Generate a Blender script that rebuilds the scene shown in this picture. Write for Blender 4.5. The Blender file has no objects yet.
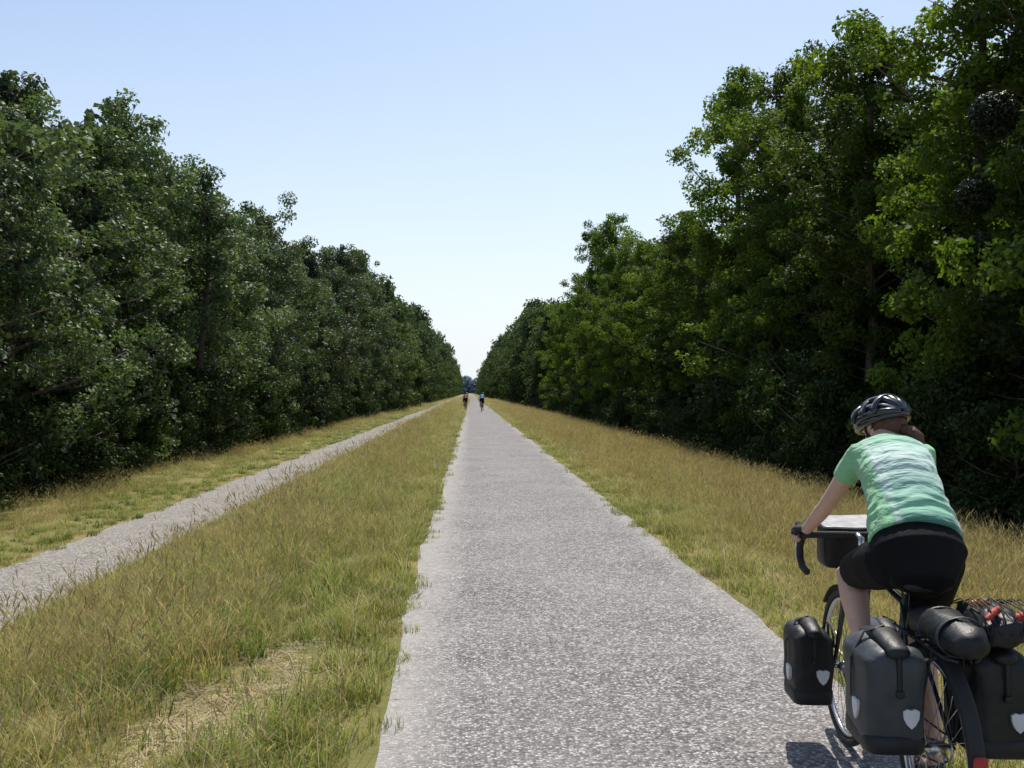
import bpy, bmesh, math, random
import numpy as np
from mathutils import Vector, Matrix, Euler, noise
random.seed(3)
scene=bpy.context.scene
ROOT=scene.collection
# ------------------------------------------------------------------ materials
def newmat(name):
    m=bpy.data.materials.new(name); m.use_nodes=True
    nt=m.node_tree
    for n in list(nt.nodes): nt.nodes.remove(n)
    out=nt.nodes.new('ShaderNodeOutputMaterial')
    return m,nt,out
def N(nt,t,**kw):
    n=nt.nodes.new(t)
    return n
def mixrgb(nt,fac,a,b,blend='MIX'):
    n=nt.nodes.new('ShaderNodeMix'); n.data_type='RGBA'; n.blend_type=blend
    for sock,v in ((n.inputs[0],fac),(n.inputs[6],a),(n.inputs[7],b)):
        if isinstance(v,bpy.types.NodeSocket): nt.links.new(v,sock)
        elif isinstance(v,(tuple,list)): sock.default_value=(*v[:3],1)
        else: sock.default_value=v
    return n.outputs[2]
def math_(nt,op,a,b=None,clamp=False):
    n=nt.nodes.new('ShaderNodeMath'); n.operation=op; n.use_clamp=clamp
    for i,v in enumerate((a,b)):
        if v is None: continue
        if isinstance(v,bpy.types.NodeSocket): nt.links.new(v,n.inputs[i])
        else: n.inputs[i].default_value=v
    return n.outputs[0]
def ramp(nt,fac,stops,interp='LINEAR'):
    n=nt.nodes.new('ShaderNodeValToRGB'); r=n.color_ramp; r.interpolation=interp
    while len(r.elements)<len(stops): r.elements.new(0.5)
    for e,(p,c) in zip(r.elements,stops):
        e.position=p; e.color=(*c,1) if isinstance(c,(tuple,list)) else (c,c,c,1)
    nt.links.new(fac,n.inputs[0]); return n.outputs[0]
def noise_(nt,vec,scale,detail=4,rough=.55):
    n=nt.nodes.new('ShaderNodeTexNoise'); n.inputs['Scale'].default_value=scale
    n.inputs['Detail'].default_value=detail; n.inputs['Roughness'].default_value=rough
    if vec is not None: nt.links.new(vec,n.inputs['Vector'])
    return n.outputs[0]
def simple(name,col,rough=.6,metal=0,var=.2,scale=12,bump=.0,bscale=80,spec=.5,coat=0):
    m,nt,out=newmat(name)
    p=N(nt,'ShaderNodeBsdfPrincipled'); nt.links.new(p.outputs[0],out.inputs[0])
    tc=N(nt,'ShaderNodeTexCoord')
    nz=noise_(nt,tc.outputs['Object'],scale)
    lo=tuple(c*(1-var) for c in col); hi=tuple(min(1,c*(1+var)) for c in col)
    c=ramp(nt,nz,[(.3,lo),(.7,hi)]); nt.links.new(c,p.inputs['Base Color'])
    p.inputs['Roughness'].default_value=rough; p.inputs['Metallic'].default_value=metal
    p.inputs['Specular IOR Level'].default_value=spec; p.inputs['Coat Weight'].default_value=coat
    if bump:
        b=N(nt,'ShaderNodeBump'); b.inputs['Strength'].default_value=bump; b.inputs['Distance'].default_value=.01
        nt.links.new(noise_(nt,tc.outputs['Object'],bscale),b.inputs['Height']); nt.links.new(b.outputs[0],p.inputs['Normal'])
    return m
def foliage(name,tint=(1,1,1),transl=.35,rough=.5,spec=.4,haze=None,hazef=0,rnd=.35,tt=(1.4,1.5,.6)):
    m,nt,out=newmat(name)
    a=N(nt,'ShaderNodeAttribute'); a.attribute_name='Col'
    oi=N(nt,'ShaderNodeObjectInfo')
    f=math_(nt,'MULTIPLY_ADD',oi.outputs['Random'],rnd*2)
    nt.nodes[-1].inputs[2].default_value=1-rnd
    c=mixrgb(nt,1.0,a.outputs['Color'],tint,'MULTIPLY')
    vm=nt.nodes.new('ShaderNodeVectorMath'); vm.operation='SCALE'
    nt.links.new(c,vm.inputs[0]); nt.links.new(f,vm.inputs['Scale']); c=vm.outputs[0]
    if haze: c=mixrgb(nt,hazef,c,haze)  # aerial haze mixed straight into the leaf colour
    p=N(nt,'ShaderNodeBsdfPrincipled'); nt.links.new(c,p.inputs['Base Color'])
    p.inputs['Roughness'].default_value=rough; p.inputs['Specular IOR Level'].default_value=spec
    t=N(nt,'ShaderNodeBsdfTranslucent')
    c2=mixrgb(nt,1.0,c,tt,'MULTIPLY'); nt.links.new(c2,t.inputs[0])
    mx=N(nt,'ShaderNodeMixShader'); mx.inputs[0].default_value=transl
    nt.links.new(p.outputs[0],mx.inputs[1]); nt.links.new(t.outputs[0],mx.inputs[2]); nt.links.new(mx.outputs[0],out.inputs[0])
    return m
# ------------------------------------------------------------------ geometry helpers
def mkobj(name,verts,faces,mats,smooth=True,parent=None,coll=ROOT,cols=None,midx=None,fixn=False):
    me=bpy.data.meshes.new(name)
    me.from_pydata([tuple(v) for v in verts] if not isinstance(verts,np.ndarray) else verts.tolist(),[],faces)
    if fixn:
        bm=bmesh.new(); bm.from_mesh(me); bmesh.ops.recalc_face_normals(bm,faces=bm.faces); bm.to_mesh(me); bm.free()
    for m in (mats if isinstance(mats,(list,tuple)) else [mats]): me.materials.append(m)
    if smooth: me.polygons.foreach_set('use_smooth',[True]*len(me.polygons))
    if midx is not None: me.polygons.foreach_set('material_index',midx)
    if cols is not None:
        at=me.color_attributes.new('Col','FLOAT_COLOR','POINT')
        c=np.ones((len(me.vertices),4),dtype=np.float32); c[:,:3]=cols
        at.data.foreach_set('color',c.ravel())
    me.update()
    ob=bpy.data.objects.new(name,me)
    if coll is not None: coll.objects.link(ob)
    if parent: ob.parent=parent
    return ob
class MB:
    def __init__(s): s.v=[]; s.f=[]
    def add(s,v,f):
        o=len(s.v); s.v+= [Vector(x) for x in v]; s.f+=[tuple(i+o for i in q) for q in f]; return s
    def loft(s,pts,rad,side=None,seg=12,round_=True,flat=False):
        pts=[Vector(p) for p in pts]; n=len(pts)
        if not isinstance(rad,(list,tuple)): rad=[rad]*n
        rad=[(r,r) if not isinstance(r,(tuple,list)) else r for r in rad]
        if round_:
            t0=(pts[0]-pts[1]).normalized(); t1=(pts[-1]-pts[-2]).normalized()
            a,b=rad[0],rad[-1]
            ma,mb_=min(a),min(b)
            pts=[pts[0]+t0*ma*.85,pts[0]+t0*ma*.5]+pts+[pts[-1]+t1*mb_*.5,pts[-1]+t1*mb_*.85]
            rad=[(a[0]*.4,a[1]*.4),(a[0]*.82,a[1]*.82)]+rad+[(b[0]*.82,b[1]*.82),(b[0]*.4,b[1]*.4)]
        n=len(pts); tan=[]
        for i in range(n):
            a=pts[max(0,i-1)]; b=pts[min(n-1,i+1)]; tan.append((b-a).normalized())
        V=[];F=[]
        if side is not None: u=Vector(side)
        else:
            u=Vector((1,0,0)) if abs(tan[0].x)<.8 else Vector((0,0,1))
        for i in range(n):
            t=tan[i]; uu=(Vector(side) if side is not None else u); uu=uu-t*uu.dot(t)
            if uu.length<1e-5: uu=t.orthogonal()
            uu.normalize(); u=uu; w=t.cross(uu)
            for k in range(seg):
                an=2*math.pi*k/seg
                V.append(pts[i]+uu*rad[i][0]*math.cos(an)+w*rad[i][1]*math.sin(an))
        for i in range(n-1):
            for k in range(seg):
                k2=(k+1)%seg
                F.append((i*seg+k,i*seg+k2,(i+1)*seg+k2,(i+1)*seg+k))
        F.append(tuple(range(seg))[::-1]); F.append(tuple((n-1)*seg+k for k in range(seg)))
        return s.add(V,F)
    def sq(s,c,r,e=.3,nu=28,nv=14,rot=None,taper=0):
        V=[];F=[]
        def sp(x,p): return math.copysign(abs(x)**p,x)
        R=rot if rot is not None else Matrix.Identity(3)
        for j in range(nv+1):
            ph=-math.pi/2+math.pi*j/nv
            ph=max(-1.5,min(1.5,ph))
            for i in range(nu):
                th=2*math.pi*i/nu
                x=sp(math.cos(ph),e)*sp(math.cos(th),e); y=sp(math.cos(ph),e)*sp(math.sin(th),e); z=sp(math.sin(ph),e)
                k=1+taper*z
                V.append(R@Vector((x*r[0]*k,y*r[1]*k,z*r[2]))+Vector(c))
        for j in range(nv):
            for i in range(nu):
                i2=(i+1)%nu; F.append((j*nu+i,j*nu+i2,(j+1)*nu+i2,(j+1)*nu+i))
        F.append(tuple(range(nu))[::-1]); F.append(tuple(nv*nu+i for i in range(nu)))
        return s.add(V,F)
    def ring(s,c,R,r,axis='x',seg=64,sec=8,a0=0,a1=2*math.pi,rx=None):
        c=Vector(c); full=abs(a1-a0-2*math.pi)<1e-4; n=seg if full else seg+1
        V=[];F=[]; rx=rx or r
        for i in range(n):
            a=a0+(a1-a0)*i/seg; d=Vector((0,math.cos(a),math.sin(a)))
            for k in range(sec):
                b=2*math.pi*k/sec
                V.append(c+d*(R+r*math.cos(b))+Vector((rx*math.sin(b),0,0)))
        for i in range(seg if full else seg):
            i2=(i+1)%n
            for k in range(sec):
                k2=(k+1)%sec; F.append((i*sec+k,i*sec+k2,i2*sec+k2,i2*sec+k))
        return s.add(V,F)
    def obj(s,name,mat,parent=None,smooth=True): return mkobj(name,s.v,s.f,mat,smooth,parent,fixn=True)
def remeshed(name,mb,mats,voxel,it,parent):
    o=mkobj('tmp_mesh',mb.v,mb.f,mats,True,None,fixn=True)
    m=o.modifiers.new('r','REMESH'); m.mode='VOXEL'; m.voxel_size=voxel; m.use_smooth_shade=True
    if it:
        m2=o.modifiers.new('s','SMOOTH'); m2.iterations=it; m2.factor=.5
    dg=bpy.context.evaluated_depsgraph_get(); dg.update()
    me=bpy.data.meshes.new_from_object(o.evaluated_get(dg))
    me.name=name
    bpy.data.objects.remove(o)
    me.materials.clear()
    for q in (mats if isinstance(mats,(list,tuple)) else [mats]): me.materials.append(q)
    me.polygons.foreach_set('use_smooth',[True]*len(me.polygons))
    ob=bpy.data.objects.new(name,me); ROOT.objects.link(ob); ob.parent=parent
    return ob
def scatter(name,coll,P,R,S,I):
    me=bpy.data.meshes.new(name); me.vertices.add(len(P)); me.vertices.foreach_set('co',np.asarray(P,dtype=np.float32).ravel())
    for an,arr in (('rot',R),('scl',S)):
        a=me.attributes.new(an,'FLOAT_VECTOR','POINT'); a.data.foreach_set('vector',np.asarray(arr,dtype=np.float32).ravel())
    a=me.attributes.new('idx','INT','POINT'); a.data.foreach_set('value',np.asarray(I,dtype=np.int32))
    ob=bpy.data.objects.new(name,me); ROOT.objects.link(ob)
    ng=bpy.data.node_groups.new(name+'_nodes','GeometryNodeTree')
    ng.interface.new_socket('Geometry',in_out='INPUT',socket_type='NodeSocketGeometry')
    ng.interface.new_socket('Geometry',in_out='OUTPUT',socket_type='NodeSocketGeometry')
    gi=ng.nodes.new('NodeGroupInput'); go=ng.nodes.new('NodeGroupOutput')
    ci=ng.nodes.new('GeometryNodeCollectionInfo'); ci.inputs['Collection'].default_value=coll
    ci.inputs['Separate Children'].default_value=True; ci.inputs['Reset Children'].default_value=True
    ip=ng.nodes.new('GeometryNodeInstanceOnPoints'); ip.inputs['Pick Instance'].default_value=True
    def na(n,t):
        x=ng.nodes.new('GeometryNodeInputNamedAttribute'); x.data_type=t; x.inputs['Name'].default_value=n
        return [o for o in x.outputs if o.enabled and o.name=='Attribute'][0]
    er=ng.nodes.new('FunctionNodeEulerToRotation')
    L=ng.links.new
    L(gi.outputs[0],ip.inputs['Points']); L(ci.outputs[0],ip.inputs['Instance'])
    L(na('idx','INT'),ip.inputs['Instance Index']); L(na('rot','FLOAT_VECTOR'),er.inputs[0]); L(er.outputs[0],ip.inputs['Rotation'])
    L(na('scl','FLOAT_VECTOR'),ip.inputs['Scale']); L(ip.outputs[0],go.inputs[0])
    md=ob.modifiers.new('scatter','NODES'); md.node_group=ng
    return ob
# ------------------------------------------------------------------ world / sun / camera
EL,AZ=math.radians(58),math.radians(15)
w=bpy.data.worlds.new("World"); scene.world=w; w.use_nodes=True
nt=w.node_tree; bg=nt.nodes['Background']
sky=nt.nodes.new('ShaderNodeTexSky'); sky.sky_type='NISHITA'; sky.sun_disc=False
sky.sun_elevation=EL; sky.sun_rotation=AZ; sky.dust_density=1.0; sky.air_density=1.0; sky.ozone_density=1.5
tc=nt.nodes.new('ShaderNodeTexCoord'); sp_=nt.nodes.new('ShaderNodeSeparateXYZ'); nt.links.new(tc.outputs['Generated'],sp_.inputs[0])
hz=ramp(nt,sp_.outputs[2],[(0.0,.92),(.06,.80),(.18,.42),(.35,.12),(.6,0.0)])
skyc=mixrgb(nt,hz,sky.outputs[0],(5.9,6.3,6.7))
nt.links.new(skyc,bg.inputs[0]); bg.inputs[1].default_value=.15
sd=Vector((math.sin(AZ)*math.cos(EL),math.cos(AZ)*math.cos(EL),math.sin(EL)))
sl=bpy.data.lights.new('sun','SUN'); sl.energy=5.0; sl.angle=math.radians(.5); sl.color=(1,.95,.86)
so=bpy.data.objects.new('sun',sl); ROOT.objects.link(so); so.rotation_euler=sd.to_track_quat('Z','Y').to_euler(); so.location=(20,40,60)
cd=bpy.data.cameras.new('camera'); cam=bpy.data.objects.new('camera',cd); ROOT.objects.link(cam); scene.camera=cam
cd.lens=35.16; cd.sensor_width=36; cd.clip_end=12000; cd.clip_start=.05
YAW=math.radians(2.4)
cam.location=(0,0,1.6); cam.rotation_euler=(math.radians(90.46),0,-YAW)
scene.view_settings.view_transform='Standard'; scene.view_settings.look='None'; scene.view_settings.exposure=0
# ------------------------------------------------------------------ bicycle + rider
black=simple('black_rubber',(.018,.018,.018),.7,bump=.3,bscale=200)
steel=simple('aluminium',(.55,.55,.56),.3,1.0,var=.1)
frame_m=simple('frame_paint',(.02,.03,.035),.25,0,var=.1,coat=.6)
tape=simple('bar_tape',(.02,.02,.02),.8,bump=.5,bscale=120)
bagb=simple('pannier_black',(.013,.014,.015),.5,var=.3,scale=20,bump=.8,bscale=11,spec=.35)
bagg=simple('pannier_slate',(.040,.046,.053),.5,var=.25,scale=15,bump=.8,bscale=10,spec=.4)
refl=simple('reflector_patch',(.6,.61,.63),.35,var=.08)
redm=simple('red_cloth',(.42,.035,.02),.6,bump=.4)
orgm=simple('orange_plastic',(.6,.16,.03),.45)
mapm=simple('map_case',(.34,.34,.34),.4,var=.3,scale=22)
whitep=simple('white_plastic',(.7,.7,.7),.4)
skin=simple('skin',(.60,.37,.28),.5,var=.08,scale=20,bump=.1,bscale=150,spec=.4)
hairm=simple('hair',(.10,.035,.015),.5,var=.4,scale=60,bump=.5,bscale=150)
shorts_m=simple('black_lycra',(.007,.007,.008),.75,bump=.6,bscale=14,spec=.15)
glove_m=simple('glove_cloth',(.02,.02,.022),.8)
helm=simple('helmet_shell',(.013,.015,.018),.25,coat=.6,var=.1)
helmw=simple('helmet_silver',(.4,.42,.45),.25,coat=.5)
shoe_m=simple('shoe',(.05,.05,.055),.6)
eyem=simple('eye_white',(.7,.7,.7),.2); lipm=simple('lip',(.4,.15,.12),.4)
def shirtmat(name,kind):
    if kind!='mint': return simple(name,kind,.7,bump=.4,bscale=15)
    m,nt,out=newmat(name)
    p=N(nt,'ShaderNodeBsdfPrincipled'); nt.links.new(p.outputs[0],out.inputs[0]); p.inputs['Roughness'].default_value=.75; p.inputs['Sheen Weight'].default_value=.2
    tc=N(nt,'ShaderNodeTexCoord'); s=N(nt,'ShaderNodeSeparateXYZ'); nt.links.new(tc.outputs['Object'],s.inputs[0])
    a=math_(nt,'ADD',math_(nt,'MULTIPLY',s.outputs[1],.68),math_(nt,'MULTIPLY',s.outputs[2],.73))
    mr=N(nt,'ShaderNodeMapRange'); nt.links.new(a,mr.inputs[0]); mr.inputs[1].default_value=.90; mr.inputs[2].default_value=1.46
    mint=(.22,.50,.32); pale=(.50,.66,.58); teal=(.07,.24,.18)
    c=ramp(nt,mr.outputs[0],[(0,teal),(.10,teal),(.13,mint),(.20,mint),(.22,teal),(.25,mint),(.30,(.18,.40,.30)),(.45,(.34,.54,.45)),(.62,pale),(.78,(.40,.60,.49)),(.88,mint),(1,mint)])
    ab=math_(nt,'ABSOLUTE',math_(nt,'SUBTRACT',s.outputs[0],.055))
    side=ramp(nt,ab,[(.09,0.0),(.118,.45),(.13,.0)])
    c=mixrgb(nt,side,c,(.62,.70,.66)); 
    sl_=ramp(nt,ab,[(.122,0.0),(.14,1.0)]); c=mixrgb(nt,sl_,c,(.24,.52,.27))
    nt.links.new(c,p.inputs['Base Color'])
    mp=N(nt,'ShaderNodeMapping'); mp.inputs['Scale'].default_value=(4,15,15); nt.links.new(tc.outputs['Object'],mp.inputs[0])
    b=N(nt,'ShaderNodeBump'); b.inputs['Strength'].default_value=1.0; b.inputs['Distance'].default_value=.03
    nt.links.new(noise_(nt,mp.outputs[0],1.0,3),b.inputs['Height']); nt.links.new(b.outputs[0],p.inputs['Normal'])
    return m
def wheel(y,parent,nm):
    c=(0,y,.345)
    MB().ring(c,.327,.018,seg=72,sec=10).obj(nm+'_tyre',black,parent)
    mb=MB().ring(c,.300,.009,seg=72,sec=8,rx=.011)
    mb.obj(nm+'_rim',steel,parent)
    mb=MB()
    for k in range(32):
        a=2*math.pi*k/32; a2=a+(.5 if k%4<2 else -.5); sx=.028 if k%2 else -.028
        mb.loft([(sx,y+.022*math.cos(a2),.345+.022*math.sin(a2)),(0,y+.297*math.cos(a),.345+.297*math.sin(a))],.0013,seg=4,round_=False)
    mb.loft([(-.045,y,.345),(-.03,y,.345),(-.028,y,.345),(.028,y,.345),(.03,y,.345),(.045,y,.345)],[.012,.012,.024,.024,.012,.012],side=(0,0,1),seg=12)
    mb.obj(nm+'_spokes_hub',steel,parent)
def pannier(parent,nm,sx,y0,y1,x0,x1,z0,z1,mat):
    cx=sx*(x0+x1)/2; cy=(y0+y1)/2; hx=(x1-x0)/2; hy=(y1-y0)/2; hz=(z1-z0)/2*.90; cz=z0+hz
    q=MB().sq((cx,cy,cz),(hx*.96,hy,hz),.36,44,30,taper=.03)
    for v in q.v:
        nn=noise.noise(v*9)*.014+noise.noise(v*22)*.006
        t=(v.z-z0)/(z1-z0)
        if t>.78: v.x=cx+(v.x-cx)*(1-1.6*(t-.78))
        v+= (v-Vector((cx,cy,cz))).normalized()*nn
    q.obj(nm+'_bag',mat,parent)
    mb=MB().loft([(cx,y0+.005,z1-.055),(cx,cy,z1-.026),(cx,y1-.005,z1-.055)],[(hx*.38,.024),(hx*.46,.028),(hx*.38,.024)],side=(1,0,0),seg=12)
    mb.loft([(cx,y0-.004,z1-.055),(cx,y0-.010,cz+.03)],[(.009,.003)]*2,side=(1,0,0),seg=6)
    mb.loft([(cx,y1,z1-.06),(cx,y1+.006,cz+.03)],[(.009,.003)]*2,side=(1,0,0),seg=6)
    xo=sx*(x1+.006)
    mb.loft([(cx,cy,z1+.004),(sx*(x1-.04),cy,z1-.02),(xo,cy,z1-.11),(xo,cy,cz-.02)],[(.009,.003)]*4,side=(0,1,0),seg=6)
    mb.sq((cx,y0-.010,cz+.03),(.014,.008,.012),.4,12,6)
    mb.obj(nm+'_rolltop',bagb,parent)
    MB().sq((cx,cy,z0+.035),(hx*.955,hy*1.0,.04),.35,28,10).obj(nm+'_base',bagb,parent)
    def shield(c,u,n_,s):
        u=Vector(u);n_=Vector(n_);c=Vector(c); z=Vector((0,0,1)); pts=[(-.5,.45),(-.25,.58),(0,.5),(.25,.58),(.5,.45),(.45,0),(.25,-.4),(0,-.62),(-.25,-.4),(-.45,0)]
        a=[c+u*px*s+z*pz*s-n_*.01 for px,pz in pts]; b_=[v+n_*.018 for v in a]; k=len(pts)
        F=[tuple(range(k,2*k)),tuple(range(k))[::-1]]+[(i,(i+1)%k,(i+1)%k+k,i+k) for i in range(k)]
        return a+b_,F
    mb=MB(); mb.add(*shield((cx+hx*.35,y0-.003,z0+.13),(1,0,0),(0,-1,0),.055))
    mb.add(*shield((sx*(x1-.001),cy-hy*.3,z0+.13),(0,1,0),(sx,0,0),.06)); mb.obj(nm+'_reflector',refl,parent,smooth=False)
def build_bike(loc,heading,full=True):
    E=bpy.data.objects.new('touring_bicycle',None); ROOT.objects.link(E); E.location=loc; E.rotation_euler=(0,0,heading); E.empty_display_size=.2
    wheel(0,E,'rear_wheel'); wheel(1.05,E,'front_wheel')
    mb=MB(); A=lambda p,q,r0,r1=None: mb.loft([p,q],[r0,r1 or r0],seg=12)
    BB=(0,.43,.28)
    A(BB,(0,.27,.83),.0155); A((0,.29,.79),(0,.83,.86),.0145); A(BB,(0,.865,.77),.0175); A((0,.82,.91),(0,.88,.73),.019)
    for s in(-1,1):
        A((s*.03,.40,.28),(s*.065,0,.345),.009); A((s*.012,.285,.79),(s*.062,0,.345),.008)
        mb.loft([(s*.05,.885,.72),(s*.052,.92,.60),(s*.05,1.0,.44),(s*.05,1.05,.345)],[.014,.013,.010,.008],seg=8)
    A((-.05,.885,.725),(.05,.885,.725),.014); mb.loft([(-.035,.43,.28),(.035,.43,.28)],.022,seg=14)
    mb.obj('frame_and_fork',frame_m,E)
    mb=MB(); mb.loft([(0,.27,.83),(0,.25,.885)],.0135,seg=10)
    mb.loft([(0,.82,.90),(0,.812,.955),(0,.87,.965)],[.014,.016,.013],seg=10)
    mb.ring((.048,.43,.28),.085,.004,seg=40,sec=6); mb.ring((.055,.43,.28),.06,.004,seg=32,sec=6)
    for a in range(5):
        q=a*1.2566; mb.loft([(.05,.43,.28),(.05,.43+.08*math.cos(q),.28+.08*math.sin(q))],.006,seg=5)
    mb.loft([(-.06,.43,.28),(-.072,.475,.44)],[(.008,.014),(.008,.010)],side=(1,0,0),seg=8)
    mb.loft([(.06,.43,.28),(.072,.39,.118)],[(.008,.014),(.008,.010)],side=(1,0,0),seg=8)
    mb.ring((.045,0,.345),.04,.005,seg=24,sec=6)
    mb.obj('crankset_stem_seatpost',steel,E)
    mb=MB(); mb.loft([(.05,.43,.366),(.047,0,.386)],.004,seg=5); mb.loft([(.05,.43,.195),(.047,.05,.27),(.047,0,.305)],.004,seg=5)
    for s,py,pz in ((-1,.475,.44),(1,.39,.118)):
        mb.sq((s*.12,py,pz),(.045,.04,.011),.4,16,6)
    mb.obj('chain_and_pedals',black,E)
    MB().loft([(0,.11,.885),(0,.17,.895),(0,.24,.888),(0,.32,.885),(0,.38,.878)],[(.06,.02),(.072,.026),(.05,.022),(.024,.018),(.018,.014)],side=(1,0,0),seg=18).obj('saddle',black,E)
    mb=MB()
    bp=[(-.04,.87,.965),(-.15,.87,.965),(-.195,.885,.963),(-.208,.93,.955),(-.212,.975,.935),(-.214,1.0,.89),(-.216,.985,.84),(-.218,.94,.812),(-.22,.86,.805)]
    for s in(-1,1):
        mb.loft([(s*-x_,y_,z_) if s>0 else (x_,y_,z_) for x_,y_,z_ in bp],.0155,seg=10)
    mb.loft([(-.06,.87,.965),(.06,.87,.965)],.0135,seg=10)
    mb.obj('drop_handlebar',tape,E)
    mb=MB()
    for s in(-1,1):
        mb.loft([(s*.211,.95,.955),(s*.212,.99,.958),(s*.213,1.03,.968),(s*.213,1.045,.992)],[(.014,.018),(.015,.019),(.014,.018),(.011,.013)],side=(1,0,0),seg=10)
    mb.obj('brake_hoods',black,E)
    mb=MB()
    for s in(-1,1):
        mb.loft([(s*.213,1.045,.965),(s*.215,1.06,.92),(s*.218,1.05,.87),(s*.222,1.03,.835)],[(.007,.005)]*4,side=(1,0,0),seg=8)
    mb.obj('brake_levers',steel,E)
    mb=MB()
    for s in(-1,1): mb.loft([(s*.205,1.03,.985),(s*.15,1.10,1.02),(s*.10,1.08,.97),(s*.05,.98,.9)],.0025,seg=5)
    mb.obj('brake_cables',black,E)
    mb=MB(); mb.ring((0,0,.345),.362,.004,seg=40,sec=8,a0=math.radians(20),a1=math.radians(205),rx=.026)
    mb.ring((0,1.05,.345),.362,.004,seg=30,sec=8,a0=math.radians(40),a1=math.radians(190),rx=.024)
    mb.obj('mudguards',black,E)
    mb=MB(); mb.loft([(0,-.368,.36),(0,-.371,.27)],[(.012,.003)]*2,side=(1,0,0),seg=8); mb.obj('mudguard_stripe',whitep,E)
    MB().sq((0,-.372,.42),(.022,.012,.028),.5,14,8).obj('rear_light',redm,E)
    mb=MB()
    for s in(-1,1):
        mb.loft([(s*.05,.26,.72),(s*.055,.1,.718),(s*.055,-.24,.718),(s*.03,-.27,.718)],.005,seg=6)
        for yy in(-.12,.02,.12): mb.loft([(s*.055,yy,.715),(s*.07,.0,.36)],.005,seg=6)
        mb.loft([(s*.055,-.16,.70),(s*.09,-.1,.66),(s*.09,.12,.66)],.005,seg=6)
        mb.ring((s*.075,1.05,.45),.09,.005,seg=20,sec=6,a0=0,a1=math.pi)
        mb.loft([(s*.06,1.05,.345),(s*.078,1.05,.53)],.005,seg=6)
    for yy in(-.2,-.08,.05,.18): mb.loft([(-.055,yy,.718),(.055,yy,.718)],.004,seg=5)
    mb.obj('luggage_racks',black,E)
    if full:
        pannier(E,'rear_pannier_l',-1,-.16,.15,.07,.285,.37,.770,bagg)
        pannier(E,'rear_pannier_r',1,-.16,.15,.07,.285,.36,.755,bagb)
        pannier(E,'front_pannier_l',-1,.92,1.17,.075,.262,.20,.570,bagb)
        pannier(E,'front_pannier_r',1,.92,1.17,.075,.262,.20,.570,bagb)
        mb=MB(); mb.loft([(.015,-.27,.775),(.01,-.19,.78),(.01,-.05,.78),(.01,.06,.775),(.01,.12,.77)],[(.062,.050),(.076,.060),(.080,.062),(.076,.058),(.06,.045)],side=(1,0,0),seg=36)
        for v in mb.v: v+=Vector((.3,0,1))*(noise.noise(v*12)*.025+noise.noise(v*30)*.010)
        mb.obj('rack_roll_bag',bagb,E)
        q=MB().sq((.165,-.06,.79),(.085,.15,.055),.6,36,20)
        for v in q.v: v+=Vector((.3,.3,1))*(noise.noise(v*16)*.03+noise.noise(v*35)*.012)
        q.obj('net_bag',bagb,E)
        mb=MB()
        for yy in(-.24,-.06): mb.ring((0,0,0),.078,.003,seg=30,sec=6,rx=.010)
        mb.v=[Vector((v.y+.01,v.x+(-.2 if i<180 else -.04),v.z*.85+.78)) for i,v in enumerate(mb.v)]
        mb.obj('rack_straps',bagg,E)
        mb=MB(); mb.loft([(.10,-.19,.842),(.13,-.17,.856),(.16,-.13,.858),(.17,-.11,.85)],[.009,.014,.012,.008],seg=16); mb.sq((.22,-.16,.838),(.022,.02,.014),.8,16,8)
        for v in mb.v: v+=Vector((.4,.4,1))*noise.noise(v*30)*.008
        mb.obj('red_stuff_sack',redm,E)
        mb=MB(); mb.loft([(.12,-.03,.855),(.16,-.02,.858),(.18,-.02,.856)],[.013,.013,.008],seg=14); mb.obj('orange_bottle',orgm,E)
        mb=MB()
        for k in range(6):
            xx=.07+k*.035; mb.loft([(xx,-.21,.79),(xx+.02,-.18,.862),(xx+.03,-.05,.875),(xx+.02,.09,.83)],.0025,seg=5)
            mb.loft([(xx+.03,-.21,.79),(xx+.01,-.18,.865),(xx,-.05,.878),(xx+.01,.09,.83)],.0025,seg=5)
        mb.obj('cargo_net',black,E)
        MB().sq((0,1.0,.90),(.125,.08,.095),.25,32,16).obj('handlebar_bag',bagb,E)
        rm=Euler((math.radians(10),0,0)).to_matrix()
        q=MB().sq((0,.99,1.006),(.135,.095,.005),.2,40,8,rot=rm)
        for v in q.v: v.z+=.008*noise.noise(v*14)
        q.obj('map_case',mapm,E)
        mb=MB(); mb.loft([(0,.6,.52),(0,.685,.615)],.034,seg=16); mb.loft([(0,.692,.623),(0,.71,.642)],.016,seg=10); mb.obj('water_bottle',whitep,E)
    return E
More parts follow.
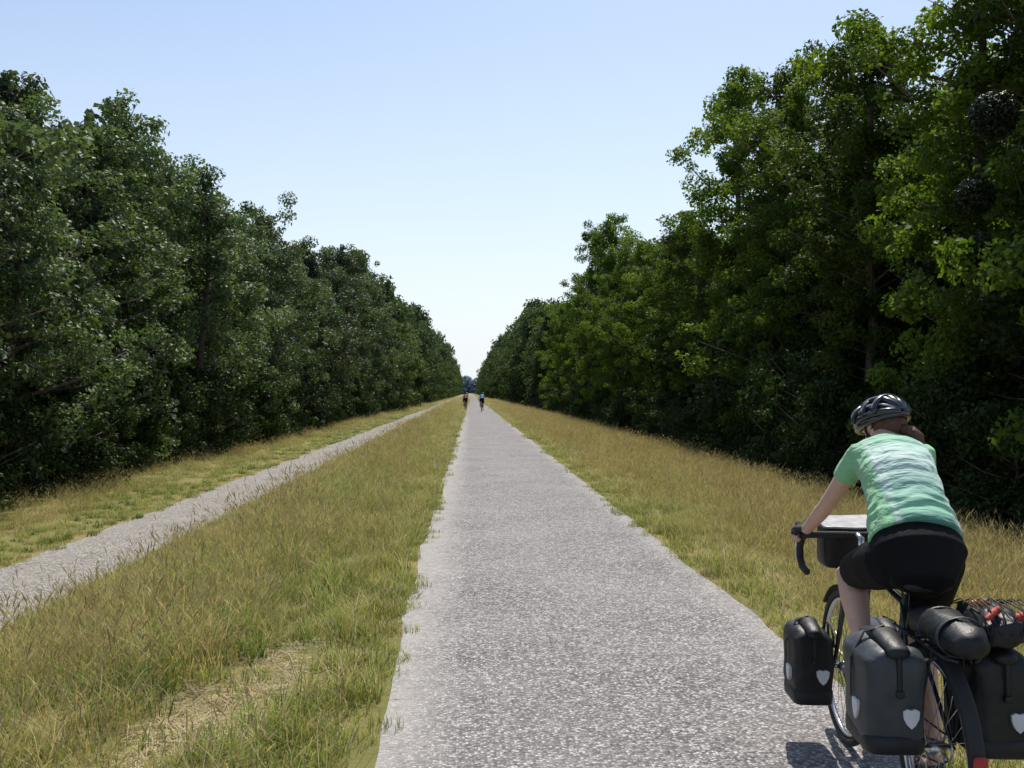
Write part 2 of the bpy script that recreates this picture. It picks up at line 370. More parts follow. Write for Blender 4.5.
def build_rider(loc,heading,shirt,voxel,top='cyclist'):
    E=bpy.data.objects.new(top,None); ROOT.objects.link(E); E.location=loc; E.rotation_euler=(0,0,heading); E.empty_display_size=.2
    T=[(.17,.93,.115,.085,.02),(.21,.985,.158,.12,.025),(.29,1.07,.140,.11,.03),(.38,1.165,.125,.102,.04),(.48,1.25,.138,.110,.047),(.58,1.305,.152,.102,.055),(.635,1.345,.138,.073,.06),(.675,1.375,.073,.055,.06)]
    ox=.058
    pt=lambda t:(t[4],t[0],t[1])
    mb=MB(); mb.loft([pt(t) for t in T],[(t[2],t[3]) for t in T],side=(1,0,0),seg=24)
    HC=Vector((ox+.022,.775,1.442)); HR=Euler((math.radians(-20),0,math.radians(22))).to_matrix()
    h=lambda x,y,z: HC+HR@(Vector((x,y,z))*.95)
    mb.loft([(ox,.65,1.355),(ox,.70,1.39),tuple(h(0,-.02,-.04))],[.056,.049,.050],side=(1,0,0),seg=16)
    hr=[(-.112,.045,.022,.025),(-.095,.03,.043,.055),(-.06,.012,.060,.08),(-.02,.004,.070,.092),(.02,0,.074,.096),(.06,-.005,.072,.092),(.09,-.008,.055,.072),(.108,-.01,.03,.04)]
    mb.loft([h(0,a[1],a[0]) for a in hr],[(a[2]*.95,a[3]*.95) for a in hr],side=tuple(HR@Vector((1,0,0))),seg=20)
    mb.loft([h(0,.093,.01),h(0,.112,-.025)],[.008,.013],seg=8)
    for s in(-1,1): mb.sq(h(s*.075,-.008,-.015),(.008,.018,.03),.8,12,8,rot=HR)
    SH={};EL_={}
    for s in(-1,1):
        S=(ox+s*.130,.612,1.322); Ee=(s*.198+ox*.45,.730,1.105); W=(s*.213,.885,.985); SH[s]=S; EL_[s]=Ee
        mb.loft([(ox+s*.085,.60,1.325),S,tuple(Vector(S).lerp(Vector(Ee),.35)),tuple(Vector(S).lerp(Vector(Ee),.75)),Ee,tuple(Vector(Ee).lerp(Vector(W),.3)),W],[.050,.048,.041,.035,.033,.033,.023],seg=14)
        mb.loft([W,(s*.214,.915,.985),(s*.216,.95,.983),(s*.218,.975,.978)],[(.024,.019),(.034,.018),(.040,.017),(.036,.014)],side=(1,0,0),seg=12)
        for k,(yy,ln) in enumerate(((.982,1.0),(.963,1.08),(.943,1.0),(.925,.85))):
            b0=Vector((s*.236,yy,.981))
            if k==0: ch=[b0,b0+Vector((s*.012,.022,-.012)),b0+Vector((s*.008,.045,-.032)),b0+Vector((-s*.004,.055,-.05))]
            else: ch=[b0,b0+Vector((s*.016,.008,-.018))*ln,b0+Vector((s*.014,.010,-.042))*ln,b0+Vector((-s*.006,.010,-.056))*ln]
            mb.loft([tuple(c) for c in ch],[.0095,.009,.0082,.007],seg=8)
        mb.loft([(s*.200,.905,.982),(s*.183,.935,.972),(s*.181,.962,.957),(s*.19,.98,.945)],[.013,.011,.010,.008],seg=8)
    K={-1:((-.11,.62,.845),(-.118,.36,.535)),1:((.115,.50,.61),(.118,.29,.215))}
    legs={}
    for s in(-1,1):
        kn,an=Vector(K[s][0]),Vector(K[s][1]); hp=Vector((.02+s*.082,.25,.955))
        legs[s]=(hp,kn,an)
        back=Vector((0,-.015,0))
        mb.loft([hp,hp.lerp(kn,.35),hp.lerp(kn,.75),kn,kn.lerp(an,.28)+back,kn.lerp(an,.65),an],[.088,.082,.064,.054,.056,.040,.031],seg=16)
        mb.loft([an,an+Vector((0,.0,-.03)),an+Vector((0,.06,-.055)),an+Vector((0,.15,-.075))],[.031,.034,.032,.026],seg=10)
    b=remeshed('body',mb,[skin,glove_m],voxel,4,E)
    for p_ in b.data.polygons:
        c=p_.center
        if abs(c.x)>.165 and .885<c.y<1.0 and c.z<1.02 and c.z>.952: p_.material_index=1
    mb=MB()
    pts=[(.028,.243,1.028)]+[pt(t) for t in T[3:7]]+[(ox,.668,1.364)]
    rr=[(.174,.136)]+[(t[2]+.010+(.014 if i==0 else 0),t[3]+.010) for i,t in enumerate(T[3:7])]+[(.082,.064)]
    mb.loft(pts,rr,side=(1,0,0),seg=28,round_=False)
    for s in(-1,1):
        S=Vector(SH[s]); Ee=Vector(EL_[s])
        mb.loft([(ox+s*.065,.595,1.322),tuple(S),tuple(S.lerp(Ee,.25)),tuple(S.lerp(Ee,.46))],[.058,.058,.051,.047],seg=18,round_=False)
    sh_=remeshed('cycling_shirt',mb,shirt,voxel*1.1,5,E)
    for v in sh_.data.vertices:
        c=v.co; a=c.y*.68+c.z*.73
        v.co+=v.normal*(.005*math.sin(a*95+noise.noise(c*9)*5)*max(0,1-abs(a-1.02)/.12)+.006*noise.noise(Vector((c.x*12,c.y*24,c.z*24))))
    mb=MB(); mb.loft([pt(T[0]),pt(T[1]),pt(T[2]),(.03,.31,1.10)],[(.135,.10),(.174,.135),(.156,.12),(.145,.112)],side=(1,0,0),seg=26)
    for s in(-1,1):
        hp,kn,an=legs[s]; d0=(hp-kn).normalized()
        mb.loft([hp+d0*.095,hp+d0*.06,hp,hp.lerp(kn,.35),hp.lerp(kn,.7),hp.lerp(kn,.82)],[.05,.088,.104,.096,.079,.072],seg=20,round_=False)
    remeshed('cycling_shorts',mb,shorts_m,voxel*1.1,4,E)
    mb=MB()
    for s in(-1,1):
        an=legs[s][2]
        mb.loft([an+Vector((0,-.035,-.055)),an+Vector((0,0,-.05)),an+Vector((0,.07,-.062)),an+Vector((0,.16,-.074)),an+Vector((0,.21,-.075))],[(.03,.026),(.036,.036),(.040,.028),(.044,.020),(.028,.014)],side=(1,0,0),seg=14)
        mb.sq(an+Vector((0,.085,-.092)),(.042,.14,.010),.5,24,6)
    mb.obj('shoes',shoe_m,E)
    mb=MB(); mb.sq(h(0,-.028,.0),(.078,.088,.102),1.0,24,16,rot=HR)
    mb.loft([h(.01,-.10,-.045),h(.025,-.130,-.07),h(.045,-.145,-.10),h(.055,-.14,-.135),h(.055,-.13,-.16)],[.022,.027,.026,.018,.007],seg=12)
    for v in mb.v: v+=Vector((1,1,1))*noise.noise(v*45)*.005
    mb.obj('hair',hairm,E)
    mb=MB(); V=[];F=[]; hc_=(0,-.006,.022); nu,nv=32,10
    for j in range(nv+1):
        ph=math.radians(-6+ (88+6)*j/nv)
        for i in range(nu):
            th=2*math.pi*i/nu; V.append(h(hc_[0]+.088*math.cos(ph)*math.cos(th),hc_[1]+.122*math.cos(ph)*math.sin(th)*(1.06 if math.sin(th)<0 else 1),hc_[2]+.097*math.sin(ph)))
    for j in range(nv):
        for i in range(nu): F.append((j*nu+i,j*nu+(i+1)%nu,(j+1)*nu+(i+1)%nu,(j+1)*nu+i))
    F.append(tuple(nv*nu+i for i in range(nu))); mb.add(V,F); mb.obj('helmet_liner',black,E)
    mb=MB(); mw=MB()
    for k,a in enumerate((-78,-50,-24,0,24,50,78)):
        ar=math.radians(a); pts=[]
        for q in range(13):
            th=math.radians(12+156*q/12); pts.append(h(.096*math.sin(ar)*math.sin(th),-.006-.135*math.cos(th),.018+.110*math.cos(ar)*math.sin(th)))
        (mw if k in(1,) else mb).loft(pts,[((.016,.012) if k!=1 else (.005,.005))]*13,seg=8)
    pts=[h(.094*math.cos(a),-.006+.132*math.sin(a),.012) for a in np.linspace(0,2*math.pi,33)]
    mb.loft(pts,[.013]*33,seg=8,round_=False)
    for a in(-60,0,60):
        ar=math.radians(a+90)
        pts=[h(.1*math.sin(math.radians(p2)),-.006+.07*math.cos(ar)*1.2,.018+.105*math.cos(math.radians(p2))*(.92 if a else 1)) for p2 in np.linspace(-75,75,13)]
        mb.loft(pts,.012,seg=8)
    mb.obj('helmet_shell',helm,E); mw.obj('helmet_accent',helmw,E)
    mb=MB()
    for s in(-1,1): mb.loft([h(s*.082,.02,.02),h(s*.076,.02,-.05),h(s*.03,.045,-.112)],[(.006,.002)]*3,seg=6); mb.loft([h(s*.08,-.05,.01),h(s*.077,.01,-.045)],[(.006,.002)]*2,seg=6)
    mb.obj('helmet_straps',black,E)
    mb=MB()
    for s in(-1,1): mb.sq(h(s*.03,.086,.005),(.014,.009,.008),1,12,8,rot=HR)
    mb.obj('eyes',eyem,E)
    MB().loft([h(-.022,.083,-.058),h(0,.090,-.057),h(.022,.083,-.058)],[.004,.007,.004],seg=8).obj('mouth',lipm,E)
    return E
fw=Vector((math.sin(YAW),math.cos(YAW),0)); rt_=Vector((math.cos(YAW),-math.sin(YAW),0))
o3=fw*3.5+rt_*1.475+Vector((0,0,.012)); hd=-(YAW+math.radians(2))
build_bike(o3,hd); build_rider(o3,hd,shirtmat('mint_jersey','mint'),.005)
for (x,y,c) in ((-.42,84,(.16,.03,.02)),(.92,80,(.03,.20,.35))):
    build_bike((x,y,.01),0,False); build_rider((x,y,.01),0,shirtmat('jersey',c),.012)
# ------------------------------------------------------------------ terrain
PX=[-3000,-14,-12,-8.1,-7.8,-6.0,-5.7,-4.0,-2.8,-2.2,-.45,2.0,3.0,6.0,9.0,11.0,3000]
PZ=[-1.4,-1.4,-1.38,-1.38,-1.4,-1.4,-1.36,-.66,-.16,-.02,0,0,-.12,-.62,-1.12,-1.2,-1.2]
PXa=np.array(PX,dtype=float); PZa=np.array(PZ,dtype=float)
def gz(x): return float(np.interp(x,PXa,PZa))
xs=sorted(set([-3000,-800,-200,-60,-30,-20]+list(np.arange(-14,-8.3,.6))+[-8.1,-7.8,-7,-6.0,-5.7]+list(np.arange(-5.4,-.5,.3))+[-.45,.4,1.2,2.0]+list(np.arange(2.3,11,.4))+[11,16,25,60,200,800,3000]))
ys=[-300,-60,-15,-5]+list(np.arange(0,40,.5))+list(np.arange(40,120,3))+list(np.arange(120,600,20))+[700,1000,1600,2500,6000]
def bumpz(x,y): return .05*noise.noise(Vector((x*.8,y*.6,0))) if (-5.4<x<-.7 or 2.4<x<10) else 0
V=[];F=[]
for y in ys:
    for x in xs: V.append((x,y,gz(x)+bumpz(x,y)))
nx=len(xs)
for j in range(len(ys)-1):
    for i in range(nx-1): F.append((j*nx+i,j*nx+i+1,(j+1)*nx+i+1,(j+1)*nx+i))
m,nt,out=newmat('ground_soil_grass')
p=N(nt,'ShaderNodeBsdfPrincipled'); nt.links.new(p.outputs[0],out.inputs[0]); p.inputs['Roughness'].default_value=.95; p.inputs['Specular IOR Level'].default_value=.1
g=N(nt,'ShaderNodeNewGeometry'); pos=g.outputs['Position']
n1=noise_(nt,pos,.5,6); n2=noise_(nt,pos,14,6,.7)
c=mixrgb(nt,ramp(nt,n1,[(.38,0.0),(.62,1.0)]),(.15,.155,.04),(.31,.245,.11))
c=mixrgb(nt,ramp(nt,n2,[(.35,0.0),(.7,.5)]),c,(.10,.10,.035))
sx=N(nt,'ShaderNodeSeparateXYZ'); nt.links.new(pos,sx.inputs[0])
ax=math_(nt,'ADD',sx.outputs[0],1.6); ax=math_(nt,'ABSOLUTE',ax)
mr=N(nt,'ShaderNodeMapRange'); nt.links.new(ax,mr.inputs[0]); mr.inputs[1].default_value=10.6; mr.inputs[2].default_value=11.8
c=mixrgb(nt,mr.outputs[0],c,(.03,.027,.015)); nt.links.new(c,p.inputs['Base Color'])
b=N(nt,'ShaderNodeBump'); b.inputs['Strength'].default_value=.7; b.inputs['Distance'].default_value=.03
nt.links.new(n2,b.inputs['Height']); nt.links.new(b.outputs[0],p.inputs['Normal'])
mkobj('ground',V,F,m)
# paths
def pathmat(name,dark,light,dust,scale,edge,dk=.45):
    m,nt,out=newmat(name)
    p=N(nt,'ShaderNodeBsdfPrincipled'); nt.links.new(p.outputs[0],out.inputs[0]); p.inputs['Roughness'].default_value=.85; p.inputs['Specular IOR Level'].default_value=.2
    g=N(nt,'ShaderNodeNewGeometry'); pos=g.outputs['Position']
    v=N(nt,'ShaderNodeTexVoronoi'); v.inputs['Scale'].default_value=scale; nt.links.new(pos,v.inputs['Vector'])
    sc=N(nt,'ShaderNodeSeparateColor'); nt.links.new(v.outputs['Color'],sc.inputs[0])
    st=ramp(nt,sc.outputs[0],[(0,dark),(.40,tuple(.55*a+.45*b_ for a,b_ in zip(dark,light))),(.75,light),(1,tuple(min(.8,l*1.85) for l in light))])
    cr=ramp(nt,v.outputs['Distance'],[(.35,1.0),(.75,.42)])
    st=mixrgb(nt,1.0,st,cr,'MULTIPLY')
    big=noise_(nt,pos,.7,5); st=mixrgb(nt,ramp(nt,big,[(.35,0.0),(.7,.30)]),st,dust)
    mid=noise_(nt,pos,9,5,.7); st=mixrgb(nt,ramp(nt,mid,[(.45,.0),(.75,dk)]),st,tuple(d*.55 for d in dark))
    if edge:
        sx=N(nt,'ShaderNodeSeparateXYZ'); nt.links.new(pos,sx.inputs[0])
        ww=math_(nt,'ADD',sx.outputs[0],math_(nt,'MULTIPLY',noise_(nt,pos,2.2,4),.3))
        for s_,x_,wd_,am in ((-1,-.45,.42,.8),(1,2.05,.30,.5)):
            mr=N(nt,'ShaderNodeMapRange'); nt.links.new(ww,mr.inputs[0]); mr.inputs[1].default_value=x_-s_*(wd_)+.15; mr.inputs[2].default_value=x_-s_*.08+.15
            mr.inputs[4].default_value=am
            ed=mixrgb(nt,ramp(nt,mid,[(.3,.15),(.7,.85)]),dust,st)
            st=mixrgb(nt,mr.outputs[0],st,mixrgb(nt,.55,dust,ed))
    nt.links.new(st,p.inputs['Base Color'])
    b=N(nt,'ShaderNodeBump'); b.inputs['Strength'].default_value=.6; b.inputs['Distance'].default_value=.007
    nt.links.new(math_(nt,'ADD',math_(nt,'MULTIPLY',v.outputs['Distance'],-1),mid),b.inputs['Height']); nt.links.new(b.outputs[0],p.inputs['Normal'])
    return m
def strip(name,x0,x1,z,mat,amp,crown=0):
    yy=list(np.arange(-6,40,.08))+list(np.arange(40,150,1.5))+list(np.arange(150,900,15))+[1200,2500]
    V=[];F=[]; k=8
    def e(y,o): return amp*(noise.noise(Vector((y*.6,o,0)))+.35*noise.noise(Vector((y*1.9,o,3)))+.12*noise.noise(Vector((y*6,o,6))))
    for y in yy:
        a=x0+e(y,x0)+(.05*max(0,(6.5-y)/2.5) if x0>-1 and y<6.5 else 0); b=x1+e(y,x1)
        for i in range(k+1):
            t=i/k; V.append((a+(b-a)*t,y,z+crown*4*t*(1-t)))
    for j in range(len(yy)-1):
        for i in range(k): F.append((j*(k+1)+i,j*(k+1)+i+1,(j+1)*(k+1)+i+1,(j+1)*(k+1)+i))
    return mkobj(name,V,F,mat)
strip('asphalt_cycle_path',-.47,2.02,.006,pathmat('chip_seal_asphalt',(.10,.093,.092),(.37,.345,.335),(.42,.39,.355),72,True),.06,.012)
strip('gravel_track',-7.9,-5.9,-1.385,pathmat('gravel',(.19,.175,.155),(.38,.35,.315),(.38,.35,.31),40,None,.25),.14,0.01)
# ------------------------------------------------------------------ grass
gmat=foliage('grass_blades',transl=.32,rough=.6,spec=.2,rnd=.25,tt=(1.2,1.2,.75))
gc=bpy.data.collections.new('grass_tufts')
def tuft(name,n,spread,h0,h1,wd,lean,cb,ct,seed,heads=0,curve=1.0,mixc=None):
    r=np.random.RandomState(seed); V=[];F=[];C=[]
    for i in range(n):
        a=r.rand()*6.283; rad=spread*math.sqrt(r.rand()); bx,by=rad*math.cos(a),rad*math.sin(a)
        h=h0+(h1-h0)*r.rand()**1.4; la=r.rand()*6.283; l=lean*h*(.2+1.2*r.rand()**1.5)
        dx,dy=math.cos(la),math.sin(la); sx,sy=-dy,dx
        b0=np.array(cb)*(.75+.5*r.rand()); t0=np.array(ct)*(.75+.5*r.rand())
        if mixc is not None and r.rand()<mixc[0]:
            b0=np.array(mixc[1])*(.75+.5*r.rand()); t0=np.array(mixc[2])*(.75+.5*r.rand())
        hd=r.rand()<heads
        w_=wd*(.5 if hd else 1)*(.7+.6*r.rand())
        o=len(V)
        for t,ww in ((0,1),(.4,.85),(.75,.6)):
            off=l*(t**2)*curve; zz=h*(t-.12*t*t*lean*2)
            V+= [(bx+dx*off+sx*w_*ww/2,by+dy*off+sy*w_*ww/2,zz),(bx+dx*off-sx*w_*ww/2,by+dy*off-sy*w_*ww/2,zz)]
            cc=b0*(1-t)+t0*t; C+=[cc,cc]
        off=l*curve; zz=h*(1-.24*lean); V.append((bx+dx*off,by+dy*off,zz)); C.append(t0)
        F+=[(o,o+1,o+3,o+2),(o+2,o+3,o+5,o+4),(o+4,o+5,o+6)]
        if hd:
            L=.05+.07*r.rand(); q=len(V); hw=.0025+.003*r.rand(); hc=np.array((.44,.36,.21))*(.7+.6*r.rand())
            ex,ey,ez=bx+dx*off,by+dy*off,zz
            tx,ty,tz=dx*.6,dy*.6,.75
            V+=[(ex,ey,ez-.01),(ex+tx*L*.4+sx*hw,ey+ty*L*.4+sy*hw,ez+tz*L*.4),(ex+tx*L,ey+ty*L,ez+tz*L),(ex+tx*L*.4-sx*hw,ey+ty*L*.4-sy*hw,ez+tz*L*.4)]
            V+=[(ex,ey,ez-.01),(ex+tx*L*.4+dx*hw,ey+ty*L*.4+dy*hw,ez+tz*L*.4-hw),(ex+tx*L,ey+ty*L,ez+tz*L),(ex+tx*L*.4-dx*hw,ey+ty*L*.4-dy*hw,ez+tz*L*.4+hw)]
            C+=[hc]*8; F+=[(q,q+1,q+2,q+3),(q+4,q+5,q+6,q+7)]
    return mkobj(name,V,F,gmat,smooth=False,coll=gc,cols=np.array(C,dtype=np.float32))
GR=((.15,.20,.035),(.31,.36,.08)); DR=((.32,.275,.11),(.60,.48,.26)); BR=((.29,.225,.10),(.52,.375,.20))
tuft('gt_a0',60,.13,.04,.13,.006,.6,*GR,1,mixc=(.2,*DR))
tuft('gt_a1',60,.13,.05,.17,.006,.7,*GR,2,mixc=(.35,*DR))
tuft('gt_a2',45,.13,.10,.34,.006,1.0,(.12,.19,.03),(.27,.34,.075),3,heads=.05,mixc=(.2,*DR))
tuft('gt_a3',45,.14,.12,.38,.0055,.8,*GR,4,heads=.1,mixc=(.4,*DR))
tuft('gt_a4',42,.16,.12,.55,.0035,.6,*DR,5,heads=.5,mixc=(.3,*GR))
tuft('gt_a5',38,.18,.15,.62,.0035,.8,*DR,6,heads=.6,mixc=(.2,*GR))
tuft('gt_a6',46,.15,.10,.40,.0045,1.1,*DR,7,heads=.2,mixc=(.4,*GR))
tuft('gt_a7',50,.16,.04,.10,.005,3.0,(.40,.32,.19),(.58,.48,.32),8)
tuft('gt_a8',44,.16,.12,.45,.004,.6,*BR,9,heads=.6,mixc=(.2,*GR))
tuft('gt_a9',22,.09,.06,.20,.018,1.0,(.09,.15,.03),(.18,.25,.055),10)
rg=np.random.RandomState(11)
P=[];R=[];S=[];I=[]
def straw(x,y): return ((x+1.20-.28*(y-5.3)*.7)/.30)**2+((y-5.3)/1.15)**2
def put(x,y,t,s=1,zs=1):
    d=max(y,1); k=1+max(0,d-12)/48.0
    P.append((x,y,gz(x)-.01+bumpz(x,y)))
    R.append((rg.randn()*.1,rg.randn()*.1,rg.rand()*6.283)); S.append((s*k,s*k,s*zs*max(.6,min(1.5,1+.22*rg.randn())))); I.append(t)
def fill(x0,x1,dens0,fn,ymax=250,y0=3.0):
    W=x1-x0; y1=11.0
    n1=int(dens0*W*(y1-y0)) if y0<y1 else 0; n2=int(dens0*y1*W*math.log(ymax/y1))
    yy=np.concatenate([y0+rg.rand(n1)*(y1-y0),y1*np.exp(rg.rand(n2)*math.log(ymax/y1))])
    yy=yy[yy>y0]
    xx=x0+rg.rand(len(yy))*W
    for x,y in zip(xx,yy): fn(float(x),float(y))
def nz(x,y,s,o=0): return noise.noise(Vector((x*s,y*s*.5,o)))
def pick(*a): return a[int(rg.rand()*len(a))]
def leftv(x,y):
    s=-.45-x; q=nz(x,y,.7,3)+.5*nz(x,y,2.1,8)
    if straw(x,y)<1.0+.5*q and y<8: 
        if rg.rand()<.8: put(x,y,7 if rg.rand()<.88 else 0,1.0)
        return
    if s<.12: 
        if rg.rand()<.5+1.2*q: put(x,y,0,.7)
        return
    if s<.45: put(x,y,pick(0,1,1,6),1.0); return
    g=.62-.24*(s-.4)+.9*q
    hs=(.8 if s<1 else .95)*(1+.45*nz(x,y,1.5,30)); 
    if rg.rand()<g: put(x,y,pick(1,1,2,2,2,3,3,1,2,9),hs)
    else: put(x,y,pick(4,5,6,6,1),hs*.9)
fill(-2.9,-.40,62,leftv)
def leftslope(x,y): put(x,y,pick(1,2,3,6,4),.7)
fill(-5.8,-2.9,21,leftslope)
def farleft(x,y):
    s=-7.8-x; q=nz(x,y,.5,13)
    if s<1.7+q: put(x,y,pick(0,1,2,3,9),1.0)
    else: put(x,y,pick(2,3,4,5,6,8),1.0)
fill(-12.6,-7.8,16,farleft,y0=14)
def rightv(x,y):
    s=x-2.0; q=nz(x,y,.6,23)+.4*nz(x,y,2.,5)
    if s<.1:
        if rg.rand()<.45+1.2*q: put(x,y,pick(0,1),.75)
        return
    if s<.45: put(x,y,pick(0,1,1,6),1.0); return
    g=.38-.06*s+.8*q; hs=(.75 if s<1.6 else .95)*(1+.3*nz(x,y,1.5,30))
    if rg.rand()<g: put(x,y,pick(1,2,3),hs)
    else: put(x,y,pick(4,5,6,8,8),hs)
fill(1.92,9.8,26,rightv)
for _ in range(120):
    y=14+rg.rand()*90; x=-6.9+rg.randn()*.10; put(x,y,0,.6)
scatter('verge_grass',gc,P,R,S,I)
# ------------------------------------------------------------------ trees
bark=simple('bark',(.12,.095,.07),.9,var=.4,scale=5,bump=.6,bscale=25)
leafL=foliage('leaves_greygreen',tint=(1.3,1.3,1.2),transl=.28,rough=.55,spec=.35,rnd=.45)
leafR=foliage('leaves_poplar',tint=(1.3,1.35,.85),transl=.42,rough=.6,spec=.25,rnd=.42,tt=(1.45,1.55,.55))
leafS=foliage('leaves_shrub',tint=(.8,.85,.8),transl=.25,rough=.6,spec=.2,rnd=.3)
leafF=foliage('leaves_far_haze_tint',haze=(.16,.22,.22),hazef=.15,transl=.25,rough=.7,spec=.15,rnd=.35)  # slight distance haze painted into the base colour
leafFF=foliage('leaves_haze_tint',haze=(.30,.38,.47),hazef=.88,transl=.1,rnd=.1)  # heavy blue-grey distance haze painted into the base colour
def leaf_arrays(C,Rc,n,L,r,center,colrng,up=.6,flat=.75):
    C=np.array(C);Rc=np.array(Rc)
    pr=Rc**2/np.sum(Rc**2); k=r.choice(len(C),n,p=pr)
    d=r.randn(n,3); d/=np.linalg.norm(d,axis=1)[:,None]; rr=r.rand(n)**.45
    pos=C[k]+d*(rr*Rc[k])[:,None]*np.array((1,1,flat))
    ow=pos-center; ow[:,2]*=.3; ow/=np.linalg.norm(ow,axis=1)[:,None]+1e-6
    nn=r.randn(n,3)*.9+d*.5+ow*.5+np.array((0,0,up)); nn/=np.linalg.norm(nn,axis=1)[:,None]
    a=r.randn(n,3); a[:,2]-=.3; a-=nn*np.sum(a*nn,axis=1)[:,None]; a/=np.linalg.norm(a,axis=1)[:,None]
    b=np.cross(nn,a); Ls=(L*(.6+.8*r.rand(n)))[:,None]
    v=np.empty((n,4,3)); v[:,0]=pos-a*Ls*.5; v[:,1]=pos+b*Ls*.32+nn*Ls*.06; v[:,2]=pos+a*Ls*.5; v[:,3]=pos-b*Ls*.32+nn*Ls*.06
    cv=r.rand(len(C),1)[k]; lo,hi=np.array(colrng[0]),np.array(colrng[1])
    col=lo+(hi-lo)*(cv*.65+.35*r.rand(n,1)); col=np.repeat(col[:,None,:],4,axis=1).reshape(-1,3)
    return v.reshape(-1,3),col
def make_tree(name,seed,H,Rd,base,nleaf,L,prof,mat,colrng,coll,nbr=70,crad=(.4,.8),lean=.0,irr=.3):
    r=np.random.RandomState(seed); mb=MB()
    tp=[Vector((.0,0,-.3))]; x=y=0
    for i in range(1,9):
        x+=r.randn()*.15+lean*.1; y+=r.randn()*.15; tp.append(Vector((x,y,H*.96*i/8)))
    tr=[.012*H*(1-i/9)**.8+.02 for i in range(9)]; tr[0]*=1.35
    mb.loft(tp,tr,seg=8,round_=False)
    def tpos(z):
        f=max(0,min(7.999,z/(H*.96)*8)); i=int(f); return tp[i].lerp(tp[i+1],f-i)
    C=[];Rc=[]; so_=r.rand()*50
    for b_ in range(nbr):
        u=((b_+r.rand())/nbr); z0=base+(H*.93-base)*u; t=z0/H
        a=b_*2.399+r.randn()*.4
        lump=1+irr*2.2*noise.noise(Vector((math.cos(a)*1.1+so_,math.sin(a)*1.1,z0*.33)))
        rd=max(.35,Rd*prof(u)*(.6+.5*r.rand())*lump)
        el=math.radians(10+40*u+r.rand()*20); p0=tpos(z0)
        ln=rd; d=Vector((math.cos(a),math.sin(a),0)); e=p0+d*ln+Vector((0,0,ln*math.tan(el)*.6))
        if e.z>H: e.z=H-.3*r.rand()
        mid=p0.lerp(e,.5)+Vector((r.randn()*.1,r.randn()*.1,-.06*ln))
        mb.loft([p0,mid,e],[.012+.012*ln,.01+.007*ln,.008],seg=4,round_=False)
        nc=max(2,int(2+ln*1.2))
        for q in range(nc):
            f=.35+.7*(q+r.rand()*.6)/nc
            c_=p0.lerp(e,min(f,1.05)); j=.28*ln**.5
            c_=c_+Vector((r.randn()*j,r.randn()*j,r.randn()*j*.8))
            if c_.z<.4: c_.z=.4
            C.append(tuple(c_)); Rc.append(crad[0]+(crad[1]-crad[0])*r.rand())
            if r.rand()<.3: mb.loft([p0.lerp(e,f*.7),c_],[.012,.005],seg=3,round_=False)
    C.append(tuple(tp[-1]));Rc.append(crad[0])
    lv,lc=leaf_arrays(C,Rc,nleaf,L,r,np.array((0,0,H*.5)),colrng)
    nv=len(mb.v); V=np.concatenate([np.array([tuple(v) for v in mb.v]),lv])
    q=(np.arange(nleaf*4).reshape(-1,4)+nv).tolist()
    cols=np.concatenate([np.full((nv,3),.1),lc])
    F=mb.f+q
    return mkobj(name,V,F,[bark,mat],smooth=False,coll=coll,cols=cols,midx=[0]*len(mb.f)+[1]*nleaf)
def pb(u): return (.75+.35*math.sin(math.pi*min(1,u*1.1)))*math.sqrt(max(.06,1-u**2.6))
def pp(u): return (.8+.3*math.sin(math.pi*u))*math.sqrt(max(.05,1-u**3.0))
GG=((.020,.038,.015),(.095,.13,.065)); GY=((.023,.048,.012),(.105,.145,.028))
tl=[make_tree('srcL%d'%i,20+i,13,2.9,.5,30000,.165,pb,leafL,GG,None,nbr=60,crad=(.3,.72),irr=.45) for i in range(4)]
tr_=[make_tree('srcR%d'%i,40+i,16,2.75,1.0,38000,.15,pp,leafR,GY,None,nbr=78,crad=(.28,.64),irr=.45) for i in range(4)]
sc_=bpy.data.collections.new('shrubs')
for i in range(3): make_tree('shrub%d'%i,60+i,3.6,1.9,.1,7000,.16,pb,leafS,((.025,.045,.012),(.06,.095,.025)),sc_,nbr=30,crad=(.3,.6))
fc=bpy.data.collections.new('far_trees')
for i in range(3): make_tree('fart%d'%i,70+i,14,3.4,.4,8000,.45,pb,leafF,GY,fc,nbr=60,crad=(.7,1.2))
hc=bpy.data.collections.new('hazy_trees')
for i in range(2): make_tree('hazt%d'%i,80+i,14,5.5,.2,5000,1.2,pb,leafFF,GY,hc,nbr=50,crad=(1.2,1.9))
rt=np.random.RandomState(5)
def plant(src,x,y,H,H0,wx=1):
    o=bpy.data.objects.new('deciduous_tree',src.data); ROOT.objects.link(o)
    s=H/H0; o.location=(x,y,gz(x)); o.scale=(s**.5*wx,s**.5*wx,s); o.rotation_euler=(rt.randn()*.03,rt.randn()*.03,rt.rand()*6.283)
LHx=[20,30,38,46,56,68,88,95,110,150]; LHh=[12.9,13.2,13.4,15.2,14.2,15.2,14.0,17.0,17.6,19.4]
y=19
k=0
while y<150:
    plant(tl[k%4],-14.2+rt.randn()*.55,y+rt.randn()*.5,float(np.interp(y,LHx,LHh))+rt.randn()*1.0-.2,13,.92+.22*rt.rand()); y+=4.5*(1+y/260); k+=1
RH=[(13,15.5),(17,16),(21,16.0),(25.5,15.2),(30,14.7),(34.5,14.4),(39,15.6),(43.5,17.6),(48,18.8),(53.5,13.0),(59,12.6),(65,13.2),(72,14.6),(79,15.6),(87,18.8),(95,19.2),(104,16.5),(114,15.2),(125,14.6),(137,15.6),(149,16.8)]
for k,(y,h) in enumerate(RH): plant(tr_[(k*3)%4],12.7+rt.randn()*.4,y+rt.randn()*.5,h+rt.randn()*.3,16,.93+.12*rt.rand())
P=[];R=[];S=[];I=[]
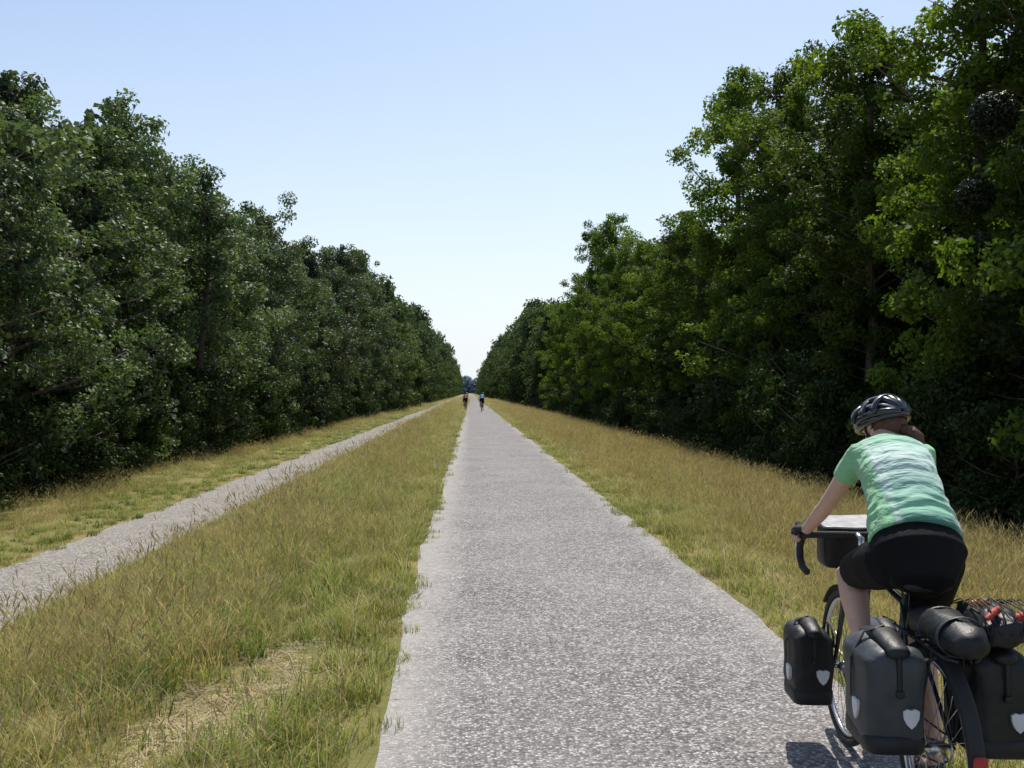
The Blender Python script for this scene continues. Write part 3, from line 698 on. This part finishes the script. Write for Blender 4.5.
def ps(x,y,s,k): P.append((x,y,gz(x)-.1)); R.append((0,0,rt.rand()*6.283)); S.append((s,s,s*(.8+.5*rt.rand()))); I.append(rt.randint(k))
y=16
while y<160:
    ps(-12.9+rt.randn()*.35,y,.6+.45*rt.rand(),3)
    ps(-16.0+rt.randn()*.5,y,1.2+.4*rt.rand(),3)
    ps(11.3+rt.randn()*.35,y,.55+.4*rt.rand(),3)
    ps(14.6+rt.randn()*.5,y,1.3+.5*rt.rand(),3)
    y+=2.0*(1+y/200)
scatter('undergrowth',sc_,P,R,S,I)
P=[];R=[];S=[];I=[]
def pf(x,y,H): P.append((x,y,gz(x))); R.append((0,0,rt.rand()*6.283)); s=H/14; S.append((s**.6,s**.6,s)); I.append(rt.randint(3))
y=152
while y<1150:
    hl=float(np.interp(y,[150,200,300,470,900],[18.3,20,22,24,25])); hr=float(np.interp(y,[150,208,300,416,900],[16.3,18.6,20,21.5,23]))
    for dx in (0,6):
        pf(-14-dx+rt.randn()*.6,y+rt.randn(),hl+rt.randn()*1.6)
        pf(12.5+dx+rt.randn()*.6,y+rt.randn(),hr+rt.randn()*1.6)
    y+=5*(1+y/400)
y=14
while y<150:
    h0=float(np.interp(y,LHx,LHh)); h1=float(np.interp(y,[a for a,b in RH],[b for a,b in RH]))
    pf(-18.5+rt.randn()*.6,y+2,h0*1.02+rt.randn()*.8); pf(-24+rt.randn(),y,12.5)
    pf(17.2+rt.randn()*.5,y+2,min(14.5,h1*.95)+rt.randn()*.8); pf(23+rt.randn(),y,13.5)
    y+=5*(1+y/260)
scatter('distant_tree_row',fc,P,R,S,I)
P=[];R=[];S=[];I=[]
for k in range(80):
    P.append((-80+k*2.0+rt.rand()*2,1230+rt.rand()*120,-1.6)); R.append((0,0,rt.rand()*6)); q=1.25+.35*rt.rand(); S.append((q*1.3,q*1.3,q)); I.append(rt.randint(2))
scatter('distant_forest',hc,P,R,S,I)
# mistletoe
mm=foliage('mistletoe_leaves',transl=.15,rnd=.1)
for (x,y,z,rad,sd_) in ((9.75,18.2,6.75,.46,1),(10.3,20.0,5.6,.40,2),(10.1,19.4,4.4,.36,3)):
    r=np.random.RandomState(sd_); mb=MB()
    for k in range(30):
        d=Vector(r.randn(3)).normalized(); mb.loft([Vector((0,0,0)),d*rad*.9],[.012,.004],seg=3,round_=False)
    mb.loft([Vector((0,0,0)),Vector((1.0,0,.15)),Vector((2.6,0,-.3))],[.03,.04,.05],seg=5,round_=False)
    lv,lc=leaf_arrays([(0,0,0)],[rad],4000,.075,r,np.array((0,0,0)),((.012,.02,.008),(.03,.045,.014)),flat=1)
    nv=len(mb.v); V=np.concatenate([np.array([tuple(v) for v in mb.v]),lv])
    o=mkobj('mistletoe',V,mb.f+(np.arange(16000).reshape(-1,4)+nv).tolist(),[bark,mm],False,cols=np.concatenate([np.full((nv,3),.05),lc]),midx=[0]*len(mb.f)+[1]*4000)
    o.location=(x,y,z)
print('done')
